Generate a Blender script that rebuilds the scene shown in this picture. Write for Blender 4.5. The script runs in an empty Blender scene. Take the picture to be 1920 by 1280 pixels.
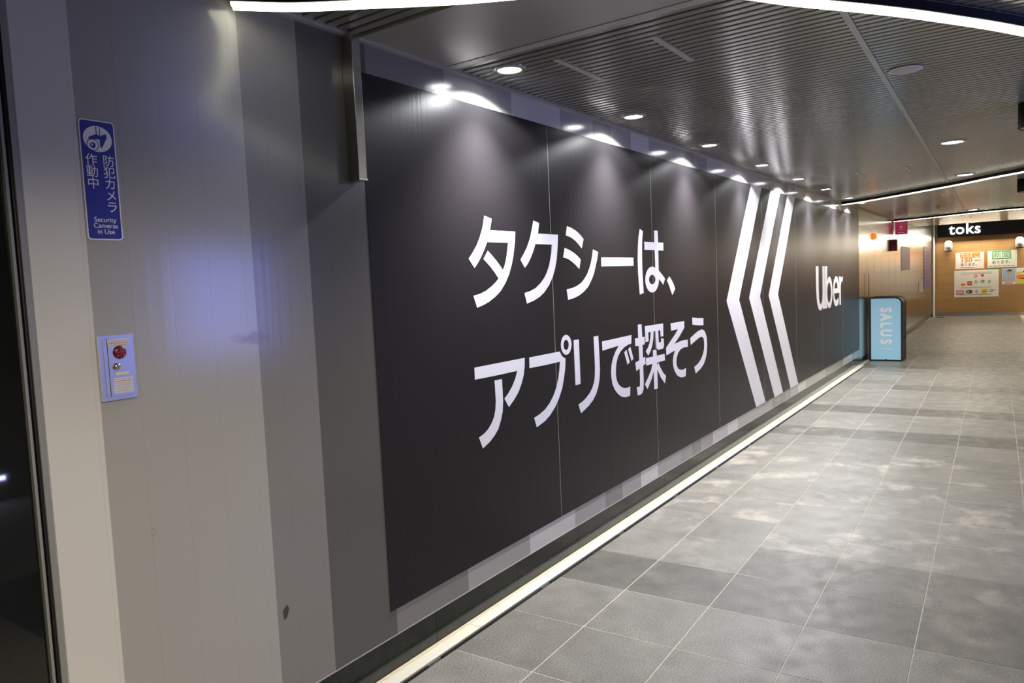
import bpy, bmesh, math, random
from mathutils import Vector, Matrix
from mathutils.geometry import tessellate_polygon

# ------------------------------------------------------------------ camera, world, lights, exposure
S = bpy.context.scene
C = S.collection
random.seed(7)
F, YAW, PIT, ROL = 1398.3, 0.59614, -0.07757, 0.04387
fw = Vector((math.cos(PIT)*math.cos(YAW), math.cos(PIT)*math.sin(YAW), math.sin(PIT)))
rt = Vector((math.sin(YAW), -math.cos(YAW), 0.0))
dn = fw.cross(rt)
cr, sr = math.cos(ROL), math.sin(ROL)
rx, dy = cr*rt + sr*dn, -sr*rt + cr*dn
cam = bpy.data.cameras.new('camera'); co = bpy.data.objects.new('camera', cam); C.objects.link(co)
cam.sensor_width = 36.0; cam.lens = F/1920*36.0; cam.clip_start = 0.05; cam.clip_end = 200
co.matrix_world = Matrix((( rx.x, -dy.x, -fw.x, 0.0), (rx.y, -dy.y, -fw.y, -2.07), (rx.z, -dy.z, -fw.z, 1.55), (0, 0, 0, 1)))
S.camera = co
W = bpy.data.worlds.new('world'); S.world = W; W.use_nodes = True
W.node_tree.nodes['Background'].inputs[0].default_value = (0.9, 0.92, 1.0, 1)
W.node_tree.nodes['Background'].inputs[1].default_value = 0.02
S.view_settings.view_transform = 'Standard'; S.view_settings.look = 'None'
S.view_settings.gamma = 1.0; S.view_settings.use_curve_mapping = False
S.view_settings.exposure = 0.62
SPOT_W = 44.0          # recessed downlights by the poster wall
BEAM_W = 155.0         # their narrow central beam
STRIP_E = 3.6         # LED lenses of the curved ceiling strips
SIDE_W = 34.0          # warm fill downlights added out of view by the opposite wall
ZC = 2.497             # underside of the slatted ceiling
G1 = math.radians(1.06)    # the floor grid runs one degree off the wall
SL = math.radians(-1.9)    # the ceiling slats run two degrees off square

# ------------------------------------------------------------------ materials
def mat(name, col, rough=0.5, metal=0.0, spec=0.5, emit=None, es=1.0, noise=None, bump=None, coat=0.0):
    m = bpy.data.materials.new(name); m.use_nodes = True
    nt = m.node_tree; b = nt.nodes['Principled BSDF']
    b.inputs['Base Color'].default_value = (*col, 1); b.inputs['Roughness'].default_value = rough
    b.inputs['Metallic'].default_value = metal; b.inputs['Specular IOR Level'].default_value = spec
    b.inputs['Coat Weight'].default_value = coat; b.inputs['Coat Roughness'].default_value = 0.08
    if emit:
        b.inputs['Emission Color'].default_value = (*emit, 1); b.inputs['Emission Strength'].default_value = es
    tc = None
    def coords(scale):
        g = nt.nodes.new('ShaderNodeNewGeometry'); mp = nt.nodes.new('ShaderNodeMapping')
        mp.inputs['Scale'].default_value = scale; nt.links.new(g.outputs['Position'], mp.inputs['Vector']); return mp.outputs[0]
    if noise:     # (scale vec, amount)
        n = nt.nodes.new('ShaderNodeTexNoise'); n.inputs['Scale'].default_value = 1; n.inputs['Detail'].default_value = 5
        nt.links.new(coords(noise[0]), n.inputs['Vector'])
        mx = nt.nodes.new('ShaderNodeMix'); mx.data_type = 'RGBA'
        a = noise[1]
        mx.inputs[6].default_value = (*[c*(1-a) for c in col], 1); mx.inputs[7].default_value = (*[min(1, c*(1+a)) for c in col], 1)
        nt.links.new(n.outputs['Fac'], mx.inputs[0]); nt.links.new(mx.outputs[2], b.inputs['Base Color'])
    if bump:      # (scale vec, strength, distance)
        n = nt.nodes.new('ShaderNodeTexNoise'); n.inputs['Scale'].default_value = 1; n.inputs['Detail'].default_value = 2
        nt.links.new(coords(bump[0]), n.inputs['Vector'])
        bp = nt.nodes.new('ShaderNodeBump'); bp.inputs['Strength'].default_value = bump[1]; bp.inputs['Distance'].default_value = bump[2]
        nt.links.new(n.outputs['Fac'], bp.inputs['Height']); nt.links.new(bp.outputs[0], b.inputs['Normal'])
    return m

def s2l(r, g, b):
    f = lambda c: (c/255/12.92) if c/255 <= 0.04045 else ((c/255+0.055)/1.055)**2.4
    return (f(r), f(g), f(b))

# vertical grey stripes printed on the wall film: left edge in metres along the wall, grey value
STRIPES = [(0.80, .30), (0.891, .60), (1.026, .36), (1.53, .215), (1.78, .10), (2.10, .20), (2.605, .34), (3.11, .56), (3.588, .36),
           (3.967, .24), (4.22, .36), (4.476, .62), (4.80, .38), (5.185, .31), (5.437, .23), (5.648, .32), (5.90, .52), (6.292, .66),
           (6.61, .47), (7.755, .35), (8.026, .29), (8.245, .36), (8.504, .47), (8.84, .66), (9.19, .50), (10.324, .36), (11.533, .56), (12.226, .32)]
def stripe_mat():
    m = mat('striped_wall_film', (.5, .5, .5), 0.17, spec=0.5, bump=((30, 1, 1.2), 0.03, 0.01))
    nt = m.node_tree; b = nt.nodes['Principled BSDF']
    g = nt.nodes.new('ShaderNodeNewGeometry'); sx = nt.nodes.new('ShaderNodeSeparateXYZ'); nt.links.new(g.outputs['Position'], sx.inputs[0])
    mr = nt.nodes.new('ShaderNodeMapRange'); mr.inputs[1].default_value = 0.8; mr.inputs[2].default_value = 13.0
    nt.links.new(sx.outputs[0], mr.inputs[0])
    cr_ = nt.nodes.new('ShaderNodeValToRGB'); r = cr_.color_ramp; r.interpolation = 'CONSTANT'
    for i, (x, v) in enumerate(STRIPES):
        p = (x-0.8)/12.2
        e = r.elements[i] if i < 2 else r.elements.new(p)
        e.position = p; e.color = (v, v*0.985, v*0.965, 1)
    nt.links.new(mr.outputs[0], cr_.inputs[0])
    # brown rubbed smudge with a shape of its own
    mk = nt.nodes.new('ShaderNodeVectorMath'); mk.operation = 'MULTIPLY_ADD'
    mk.inputs[1].default_value = (11, 0, 34); mk.inputs[2].default_value = (-11*1.545, 0, -34*1.408)
    nt.links.new(g.outputs['Position'], mk.inputs[0])
    ln = nt.nodes.new('ShaderNodeVectorMath'); ln.operation = 'LENGTH'; nt.links.new(mk.outputs[0], ln.inputs[0])
    ns = nt.nodes.new('ShaderNodeTexNoise'); ns.inputs['Scale'].default_value = 30; nt.links.new(g.outputs['Position'], ns.inputs['Vector'])
    ad = nt.nodes.new('ShaderNodeMath'); ad.operation = 'MULTIPLY_ADD'; ad.inputs[1].default_value = 1.6
    nt.links.new(ns.outputs['Fac'], ad.inputs[0]); nt.links.new(ln.outputs['Value'], ad.inputs[2])
    m2 = nt.nodes.new('ShaderNodeMapRange'); m2.inputs[1].default_value = 1.1; m2.inputs[2].default_value = 1.7; m2.inputs[3].default_value = 0.55; m2.inputs[4].default_value = 0.0
    nt.links.new(ad.outputs[0], m2.inputs[0])
    mx = nt.nodes.new('ShaderNodeMix'); mx.data_type = 'RGBA'; nt.links.new(m2.outputs[0], mx.inputs[0])
    nt.links.new(cr_.outputs[0], mx.inputs[6]); mx.inputs[7].default_value = (.16, .14, .11, 1)
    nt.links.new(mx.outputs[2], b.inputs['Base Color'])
    return m

def tile_mat():
    m = mat('granite_floor_tile', (.2, .2, .2), 0.42, spec=0.45)
    nt = m.node_tree; b = nt.nodes['Principled BSDF']
    oi = nt.nodes.new('ShaderNodeObjectInfo'); g = nt.nodes.new('ShaderNodeNewGeometry')
    def nz(scale, det, vec=None):
        n = nt.nodes.new('ShaderNodeTexNoise'); n.inputs['Scale'].default_value = scale; n.inputs['Detail'].default_value = det
        nt.links.new(vec or g.outputs['Position'], n.inputs['Vector']); return n
    def rng(src, a, c, lo, hi):
        r = nt.nodes.new('ShaderNodeMapRange'); r.inputs[1].default_value = a; r.inputs[2].default_value = c
        r.inputs[3].default_value = lo; r.inputs[4].default_value = hi; nt.links.new(src, r.inputs[0]); return r.outputs[0]
    sp = rng(nz(150, 4).outputs['Fac'], .32, .68, .55, 1.45)
    cl = rng(nz(5, 4).outputs['Fac'], .3, .7, .86, 1.12)
    mu = nt.nodes.new('ShaderNodeMath'); mu.operation = 'MULTIPLY'; nt.links.new(sp, mu.inputs[0]); nt.links.new(cl, mu.inputs[1])
    vm = nt.nodes.new('ShaderNodeVectorMath'); vm.operation = 'SCALE'; nt.links.new(oi.outputs['Color'], vm.inputs[0]); nt.links.new(mu.outputs[0], vm.inputs['Scale'])
    # pale scuffed patches, strongest in the worn middle of the walkway
    pa = nz(3.4, 10); pa.inputs['Distortion'].default_value = .25; pa.inputs['Roughness'].default_value = .66
    pf0 = rng(pa.outputs['Fac'], .51, .68, 0, .42); tr_ = rng(oi.outputs['Random'], .25, .75, .08, 1)
    pm = nt.nodes.new('ShaderNodeMath'); pm.operation = 'MULTIPLY'; nt.links.new(pf0, pm.inputs[0]); nt.links.new(tr_, pm.inputs[1]); pf = pm.outputs[0]
    sx = nt.nodes.new('ShaderNodeSeparateXYZ'); nt.links.new(g.outputs['Position'], sx.inputs[0])
    ax = rng(sx.outputs[0], 3.4, 4.6, .12, 1); bx_ = rng(sx.outputs[0], 6.6, 8.4, 1, .3)
    q = nt.nodes.new('ShaderNodeMath'); q.operation = 'MULTIPLY'; nt.links.new(ax, q.inputs[0]); nt.links.new(bx_, q.inputs[1])
    q2 = nt.nodes.new('ShaderNodeMath'); q2.operation = 'MULTIPLY'; nt.links.new(q.outputs[0], q2.inputs[0]); nt.links.new(pf, q2.inputs[1])
    # broad uneven whitening of the middle rows, weaker near and far
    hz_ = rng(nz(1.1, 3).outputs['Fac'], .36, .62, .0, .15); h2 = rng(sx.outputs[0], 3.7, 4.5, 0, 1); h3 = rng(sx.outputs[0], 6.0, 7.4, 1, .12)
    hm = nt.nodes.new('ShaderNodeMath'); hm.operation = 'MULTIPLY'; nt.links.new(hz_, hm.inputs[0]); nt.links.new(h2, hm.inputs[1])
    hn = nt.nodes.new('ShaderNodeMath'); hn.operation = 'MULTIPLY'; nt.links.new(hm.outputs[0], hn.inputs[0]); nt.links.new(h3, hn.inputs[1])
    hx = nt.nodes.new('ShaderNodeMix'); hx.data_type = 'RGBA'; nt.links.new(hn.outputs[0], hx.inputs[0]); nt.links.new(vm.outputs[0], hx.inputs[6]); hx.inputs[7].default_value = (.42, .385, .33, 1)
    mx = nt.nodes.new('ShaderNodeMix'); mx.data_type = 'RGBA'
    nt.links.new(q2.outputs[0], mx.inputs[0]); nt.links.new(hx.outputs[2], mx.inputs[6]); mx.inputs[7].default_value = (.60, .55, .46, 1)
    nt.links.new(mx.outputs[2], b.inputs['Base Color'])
    bp = nt.nodes.new('ShaderNodeBump'); bp.inputs['Strength'].default_value = .25; bp.inputs['Distance'].default_value = .002
    nt.links.new(nz(120, 2).outputs['Fac'], bp.inputs['Height']); nt.links.new(bp.outputs[0], b.inputs['Normal'])
    rr = rng(nz(9, 3).outputs['Fac'], .3, .7, .34, .52); nt.links.new(rr, b.inputs['Roughness'])
    return m

M = dict(
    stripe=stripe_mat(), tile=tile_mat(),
    black=mat('black_poster_film', (.0200, .0182, .0205), 0.32, spec=0.13, bump=((45, 1, 0.8), 0.07, 0.01)),
    white=mat('white_print', (.80, .80, .86), 0.33, bump=((45, 1, 0.8), 0.05, 0.01)),
    wprint=mat('white_sign_print', (.8, .8, .82), 0.4),
    core=mat('film_edge', (.35, .35, .33), 0.5),
    grout=mat('beige_grout', (.38, .36, .28), 0.85, noise=((40, 40, 40), .3)),
    slat=mat('grey_metal_slat', (.30, .295, .265), 0.19, metal=0.40, spec=0.5),
    smooth=mat('smooth_grey_ceiling_panel', (.38, .37, .34), 0.30, metal=0.35),
    trim=mat('grey_aluminium_trim', (.42, .41, .38), 0.38, metal=0.25),
    void=mat('dark_ceiling_void', (.012, .012, .012), 0.9),
    steel=mat('brushed_stainless_steel', (.50, .48, .44), 0.22, metal=1.0, noise=((2, 2, 60), .25), bump=((3, 3, 300), .1, .002)),
    boxmetal=mat('satin_stainless_plate', (.62, .62, .66), 0.36, metal=0.9),
    mirror=mat('polished_metal_cladding', (.56, .545, .53), 0.21, metal=1.0, bump=((18, 1, .6), 0.05, 0.01)),
    granite=mat('polished_dark_granite', (.019, .022, .019), 0.15, spec=0.5, noise=((16, 16, 26), .95)),
    curb=mat('pale_stone_curb', (.50, .49, .41), 0.5, noise=((30, 30, 30), .1)),
    caulk=mat('yellowed_caulk', (.45, .40, .27), 0.8),
    slot=mat('drain_slot', (.045, .045, .055), 0.5, metal=.5),
    dark=mat('black_gloss', (.012, .012, .013), 0.22),
    glass=mat('black_door_glass', (.006, .007, .007), 0.03, spec=.6),
    frame=mat('grey_frame_metal', (.28, .28, .26), 0.4, metal=.3),
    rubber=mat('black_rubber', (.015, .015, .02), 0.35),
    blue=mat('blue_sign_face', (.018, .022, .26), 0.35),
    red=mat('dark_red_plastic', (.18, .012, .03), 0.4),
    maroon=mat('maroon_sign_face', (.22, .012, .05), 0.4, emit=(.30, .012, .06), es=.35),
    ledred=mat('red_lamp_dome', (.8, .05, .01), 0.3, emit=(1, .09, .005), es=1.6),
    led=mat('led_diffuser', (1, 1, .95), 0.5, emit=(1.0, .96, .74), es=STRIP_E),
    lens=mat('downlight_lens', (1, 1, 1), 0.4, emit=(.95, .97, 1.0), es=22),
    house=mat('black_lamp_housing', (.010, .010, .010), 0.6, spec=.2),
    plate=mat('pale_ceiling_plate', (.52, .48, .44), 0.55),
    tan=mat('tan_can_bottom', (.36, .29, .20), 0.5),
    wood=mat('oak_wall_panel', (.46, .27, .115), 0.45, noise=((2, 1.2, 22), .22)),
    paper=mat('white_paper', (.88, .86, .83), 0.5),
    grey=mat('grey_print', (.30, .29, .29), 0.6), ink=mat('black_print', (.03, .03, .03), 0.6),
    orange=mat('orange_print', (.90, .25, .05), 0.6), green=mat('green_print', (.04, .33, .09), 0.6),
    pink=mat('pink_print', (.8, .16, .36), 0.6), yellow=mat('yellow_print', (.80, .68, .04), 0.6),
    dgreen=mat('olive_print', (.07, .12, .04), 0.6), lblue=mat('pale_blue_print', (.35, .50, .75), 0.6),
    navy=mat('navy_print', (.05, .05, .35), 0.6), lred=mat('red_print', (.72, .05, .04), 0.6),
    skin=mat('skin_print', (.65, .38, .27), 0.6), palegrey=mat('pale_grey_print', (.45, .50, .55), 0.6),
    lilac=mat('lilac_notice', (.72, .50, .68), 0.5), purple=mat('purple_banner', (.12, .06, .30), 0.45),
    letterlit=mat('lit_letter', (1, 1, 1), 0.4, emit=(1, .98, .88), es=2.2),
    rack=mat('pale_blue_rack_panel', (.36, .66, .84), 0.35, es=0),
    rackblack=mat('matt_black_plastic', (.010, .010, .011), 0.5, spec=.25),
    whitewall=mat('white_painted_metal', (.74, .71, .68), 0.5),
    lampwhite=mat('white_lamp_shell', (.72, .72, .72), 0.4),
    drab=mat('beige_painted_wall', (.22, .20, .19), 0.6),
    screen=mat('lit_display_screen', (.1, .1, .3), 0.3, emit=(.20, .27, 1.0), es=6.5),
    bartube=mat('bluish_light_tube', (1, 1, 1), 0.4, emit=(.55, .6, 1.0), es=30),
    brown=mat('brown_glow_panel', (.3, .16, .07), 0.5, emit=(.75, .42, .18), es=.35),
    sticker=mat('label_sticker', (.60, .60, .68), 0.5), cream=mat('cream_label', (.62, .58, .42), 0.5),
    redlamp=mat('dark_red_lens', (.10, .008, .02), 0.25), redbar=mat('red_lens_bars', (.35, .03, .06), 0.4),
    chip=mat('chipped_paint', (.05, .045, .04), 0.8), scuff=mat('grey_scuff', (.22, .21, .19), 0.8),
)

# ------------------------------------------------------------------ helpers
def link(name, me, m, parent=None, mw=None):
    o = bpy.data.objects.new(name, me); C.objects.link(o)
    if m is not None:
        me.materials.clear(); me.materials.append(m)
    if mw is not None: o.matrix_world = mw
    if parent is not None: o.parent = parent
    return o
def tag(o, label=None, cat=None, group=None, kind=None):
    for k, v in (('label', label), ('category', cat), ('group', group), ('kind', kind)):
        if v: o[k] = v
    return o
def empty(name, loc=(0, 0, 0), rz=0.0):
    o = bpy.data.objects.new(name, None); C.objects.link(o); o.location = loc; o.rotation_euler = (0, 0, rz)
    o.empty_display_size = 0.1
    return o
def pymesh(vs, fs):
    me = bpy.data.meshes.new('m'); me.from_pydata([tuple(v) for v in vs], [], fs); me.update(); return me
CUBE = [(0, 3, 2, 1), (4, 5, 6, 7), (0, 1, 5, 4), (1, 2, 6, 5), (2, 3, 7, 6), (3, 0, 4, 7)]
def bx(x0, x1, y0, y1, z0, z1):
    x0, x1 = sorted((x0, x1)); y0, y1 = sorted((y0, y1)); z0, z1 = sorted((z0, z1))
    return [(x0, y0, z0), (x1, y0, z0), (x1, y1, z0), (x0, y1, z0), (x0, y0, z1), (x1, y0, z1), (x1, y1, z1), (x0, y1, z1)]
def boxes(lst):
    vs, fs = [], []
    for b in lst:
        k = len(vs); vs += bx(*b); fs += [tuple(i+k for i in f) for f in CUBE]
    return pymesh(vs, fs)
def box(name, b, m, parent=None, bevel=0.0):
    me = boxes([b])
    if bevel:
        bm = bmesh.new(); bm.from_mesh(me)
        bmesh.ops.bevel(bm, geom=bm.edges[:], offset=bevel, segments=2, affect='EDGES', profile=0.5)
        bm.to_mesh(me); bm.free()
    return link(name, me, m, parent)
def prism(name, pts, thick, origin, U, V, m, parent=None):
    """outline pts (u,v) extruded by thick along the outward normal U x V"""
    U, V, O = Vector(U), Vector(V), Vector(origin); N = U.cross(V).normalized(); n = len(pts)
    vs = [O+U*u+V*v for u, v in pts] + [O+U*u+V*v+N*thick for u, v in pts]
    ccw = sum(pts[i][0]*pts[(i+1) % n][1]-pts[(i+1) % n][0]*pts[i][1] for i in range(n)) > 0
    fs = [tuple(range(n, 2*n)), tuple(reversed(range(n)))] + [(i, (i+1) % n, n+(i+1) % n, n+i) for i in range(n)]
    if not ccw: fs = [tuple(reversed(f)) for f in fs]
    return link(name, pymesh(vs, fs), m, parent)
def circ(cx, cy, rx_, ry_=None, n=28, a0=0, a1=2*math.pi):
    ry_ = rx_ if ry_ is None else ry_
    full = abs(a1-a0-2*math.pi) < 1e-6
    k = n if full else n+1
    return [(cx+rx_*math.cos(a0+(a1-a0)*i/n), cy+ry_*math.sin(a0+(a1-a0)*i/n)) for i in range(k)]
def rrect(x0, x1, y0, y1, r, n=6):
    p = []
    for cx, cy, a in ((x1-r, y1-r, 0), (x0+r, y1-r, 90), (x0+r, y0+r, 180), (x1-r, y0+r, 270)):
        p += [(cx+r*math.cos(math.radians(a+90*i/n)), cy+r*math.sin(math.radians(a+90*i/n))) for i in range(n+1)]
    return p
def flat(name, polys, origin, U, V, m, parent=None, off=0.0):
    """flat print: polys = list of [outer, hole, ...] loops in (u,v)"""
    U, V, O = Vector(U), Vector(V), Vector(origin); N = U.cross(V).normalized(); vs, fs = [], []
    for pi, loops in enumerate(polys):
        L = [[Vector((u, v, 0)) for u, v in lp] for lp in loops]
        k = len(vs)
        for lp in L: vs += [O+U*p.x+V*p.y+N*(off+pi*0.00012) for p in lp]
        fl = [p for lp in L for p in lp]
        for t in tessellate_polygon(L):
            a, b, c = (fl[i] for i in t)
            if (b-a).cross(c-a).z < 0: t = (t[0], t[2], t[1])
            fs.append(tuple(i+k for i in t))
    return link(name, pymesh(vs, fs), m, parent)
def text(name, body, size, origin, U, V, m, parent=None, bold=0.0, align='CENTER', thick=0.0, sx=1.0, spacing=1.0):
    c = bpy.data.curves.new('t', 'FONT'); c.body = body; c.size = size; c.offset = bold; c.extrude = thick
    c.align_x = align; c.align_y = 'CENTER'; c.resolution_u = 4; c.space_character = spacing
    o = bpy.data.objects.new('t', c); C.objects.link(o)
    dg = bpy.context.evaluated_depsgraph_get(); me = bpy.data.meshes.new_from_object(o.evaluated_get(dg))
    bpy.data.objects.remove(o); bpy.data.curves.remove(c)
    U, V = Vector(U).normalized(), Vector(V).normalized(); N = U.cross(V); O = Vector(origin)
    for v in me.vertices: v.co = O+U*(v.co.x*sx)+V*v.co.y+N*(v.co.z)
    return link(name, me, m, parent)
def lathe(name, prof, loc, m, parent=None, n=32, axis='Z'):
    vs, fs = [], []
    for r, z in prof:
        for i in range(n):
            a = 2*math.pi*i/n; p = (r*math.cos(a), r*math.sin(a), z)
            if axis == 'Y': p = (p[0], -p[2], p[1])
            if axis == 'X': p = (-p[2], p[0], p[1])
            vs.append((p[0]+loc[0], p[1]+loc[1], p[2]+loc[2]))
    for j in range(len(prof)-1):
        for i in range(n):
            fs.append((j*n+i, j*n+(i+1) % n, (j+1)*n+(i+1) % n, (j+1)*n+i))
    me = pymesh(vs, fs)
    bm = bmesh.new(); bm.from_mesh(me); bmesh.ops.remove_doubles(bm, verts=bm.verts[:], dist=1e-6)
    bmesh.ops.recalc_face_normals(bm, faces=bm.faces[:]); bm.to_mesh(me); bm.free()
    for p in me.polygons: p.use_smooth = True
    return link(name, me, m, parent)
def catmull(P, n=8):
    P = [Vector(p) for p in P]; P = [2*P[0]-P[1]]+P+[2*P[-1]-P[-2]]; out = []
    for i in range(1, len(P)-2):
        for k in range(n):
            t = k/n; a, b, c, d = P[i-1:i+3]
            out.append(0.5*((2*b)+(c-a)*t+(2*a-5*b+4*c-d)*t*t+(3*b-a-3*c+d)*t**3))
    return out+[P[-2]]
def ribbon(path, w, z0, z1):
    vs, fs = [], []
    for i, p in enumerate(path):
        d = (path[min(i+1, len(path)-1)]-path[max(i-1, 0)]).normalized(); nrm = Vector((-d.y, d.x))
        for s, z in ((-1, z0), (1, z0), (1, z1), (-1, z1)): vs.append((p.x+nrm.x*s*w/2, p.y+nrm.y*s*w/2, z))
    for i in range(len(path)-1):
        a = 4*i
        for k in range(4): fs.append((a+k, a+(k+1) % 4, a+4+(k+1) % 4, a+4+k))
    fs += [(0, 1, 2, 3), tuple(len(vs)-4+k for k in (3, 2, 1, 0))]
    me = pymesh(vs, fs); bm = bmesh.new(); bm.from_mesh(me); bmesh.ops.recalc_face_normals(bm, faces=bm.faces[:]); bm.to_mesh(me); bm.free()
    return me
X, Y, Z = (1, 0, 0), (0, 1, 0), (0, 0, 1)
mY = (0, -1, 0)

# ------------------------------------------------------------------ floor
floor = link('floor', boxes([(-6, 27.2, -4.6, -.0925, -.06, -.0012), (12.93, 27.2, -.0925, .12, -.06, -.0012), (-6, 12.93, -.0925, .12, -.06, -.030)]), M['grout']); tag(floor, kind='structure')
AL, AC, X0, Y0 = 0.4458, 0.426, 2.827, -0.5195    # pitch along / across the corridor and one joint crossing
def tile_shade(i, j):
    v = .205*(1+random.uniform(-.10, .10))
    if i == 1: v = .118
    elif i == 2 and j >= 2: v = .126
    elif i == 0: v = .185
    elif i == -1: v = .175
    elif i in (3, 4, 5, 6, 7): v *= .98
    elif i in (10, 13): v = .125
    elif i in (11, 12, 14, 15, 16, 19, 20): v *= 1.08
    elif i == 17 and j >= 2: v = .135
    elif i == 22 and j <= 2: v = .12
    elif i in (26, 27): v = .15
    if j == 0 and i == 2: v = .21
    v *= .70
    return (v, v*.985, v*.87, 1)
cg, sg = math.cos(G1), math.sin(G1)
base_tile = boxes([(.0019, AL-.0019, .0019-AC, -.0019, -.02, 0)])
bm = bmesh.new(); bm.from_mesh(base_tile)
bmesh.ops.bevel(bm, geom=[e for e in bm.edges if all(v.co.z > -.001 for v in e.verts)], offset=.0012, segments=1, affect='EDGES')
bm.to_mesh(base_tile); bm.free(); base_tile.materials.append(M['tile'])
def curb_y(x): return -.092 if x < 12.9 else -.03
for i in range(-3, 52):
    for j in range(0, 6):
        a0, c0 = X0+i*AL, Y0-(j-1)*AC            # j=0 is the cut column beside the drain
        if j == 0:
            ca, cb = a0+.0025, a0+AL-.0025
            def to_y(a): # tile frame y' of the curb line at this a
                return (curb_y(a)-a*sg)/cg
            vs = [(ca, Y0+.0025), (cb, Y0+.0025), (cb, to_y(cb)), (ca, to_y(ca))]
            me = pymesh([(x-a0, y, z) for z in (-.02, 0) for x, y in vs], CUBE); me.materials.append(M['tile'])
            o = bpy.data.objects.new('tile', me); C.objects.link(o)
            ox, oy = a0, 0.0
        else:
            o = bpy.data.objects.new('tile', base_tile); C.objects.link(o); ox, oy = a0, c0-AC
            ox, oy = a0, Y0-(j-1)*AC
        if ox*cg > 26.2: bpy.data.objects.remove(o); continue
        o.location = (ox*cg-oy*sg, ox*sg+oy*cg, random.uniform(-.0003, .0003)); o.rotation_euler = (0, 0, G1)
        o.color = tile_shade(i, j); o.parent = floor
# drain line along the wall: pale curb stones, dark slot, caulk
curb = box('drain_channel', (-1, 12.93, -.092, .004, -.03, -.012), M['slot'])
tag(curb, 'long floor drain of pale stone edging and dark slot at foot of poster wall', 'drain')
for k in range(16):
    x0 = -1+k*.9
    box('curb_stone', (x0+.001, min(x0+.899, 12.93), -.066, 0.0, -.011, .003), M['curb'], curb, .001)
for k in range(16):
    x0 = .53+k*.89; x1 = min(x0+.80, 12.9)
    if x0 < 12.5: box('slot_cover', (x0, x1, -.086, -.070, -.011, -.002), M['dark'], curb)
vs = []; n = 500
pts = [(-1+13.9*i/n, -.004-random.random()*.004) for i in range(n+1)]
vs = [(x, .003, .0125) for x, y in pts]+[(x, y, .0035) for x, y in pts]
link('caulk_line', pymesh(vs, [(i, i+n+1, i+n+2, i+1) for i in range(n)]), M['caulk'], curb)

# ------------------------------------------------------------------ left wall
wall = link('wall_left', boxes([(-6, 27.2, .03, .12, -.06, 3.0), (.891, 25.7, .0012, .03, .155, 2.9)]), M['core']); tag(wall, kind='structure')
def pan(x0, x1, z0=.155, z1=2.497):
    me = boxes([(x0+.00012, x1-.00012, 0, .0012, z0, z1)]); return me
xs = [.891, 1.026]+[round(1.026+.125*k, 4) for k in range(1, 96)]
for a, b in zip(xs[:-1], xs[1:]):
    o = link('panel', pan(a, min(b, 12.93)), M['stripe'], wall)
# end return of the clad part and polished metal panels beyond
x = 12.934
for w in (.7, .82, .9, .95, .95, .95, .95, .95, .95, .95, .95, .95, .95, .95, .95):
    x1 = min(x+w, 25.72)
    if x1-x > .1: box('metal_panel', (x+.004, x1-.004, 0.0, .03, .11, 2.9 if x > 20.6 else 2.497), M['mirror'], wall, .002)
    x = x1
# skirting
base = box('baseboard_left', (.90, 25.75, .02, .03, 0, .15), M['dark']); tag(base, kind='structure')
k = 0; x = 2.38-.6375*3
while x < 25.7:
    a, b = max(x, .9), min(x+.6375, 25.74)
    h = .150 if x < 12.9 else .105
    if b > a: box('skirting_stone', (a+.0005, b-.0005, .006, .021, .001, h), M['granite'], base, .001)
    x += .6375
# thin shiny lip between panel and skirting
tr = box('trim_1', (.891, 12.93, -.0015, .004, .1515, .1555), M['trim']); tag(tr, kind='structure')
# wall / ceiling trim angle
tr2 = box('trim_2', (-1, 20.7, -.022, .0005, 2.486, 2.506), M['trim']); tag(tr2, kind='structure')

# door at far left
door = box('door_1', (-1.4, .855, .012, .05, 0.02, 2.47), M['glass']); tag(door, kind='structure')
box('door_frame', (.8555, .8625, -.002, .05, .0, 2.497), M['frame'], door)
box('rubber_seal', (.8625, .870, .012, .05, .0, 2.497), M['rubber'], door)
lathe_pts = [(.004*math.cos(a*math.pi/4), .004*math.sin(a*math.pi/4)) for a in range(8)]
prism('gasket', [(u+.0, v) for u, v in lathe_pts], 2.49, (.8735, .006, .003), X, Y, M['rubber'], door)
box('jamb', (.8775, .8905, -.001, .05, .0, 2.497), M['frame'], door)
box('header', (-1.4, .855, -.002, .05, 2.47, 2.497), M['frame'], door)
wl = box('wall_near', (-6, -1.4, 0, .03, 0, 2.5), M['drab']); tag(wl, kind='structure')

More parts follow.
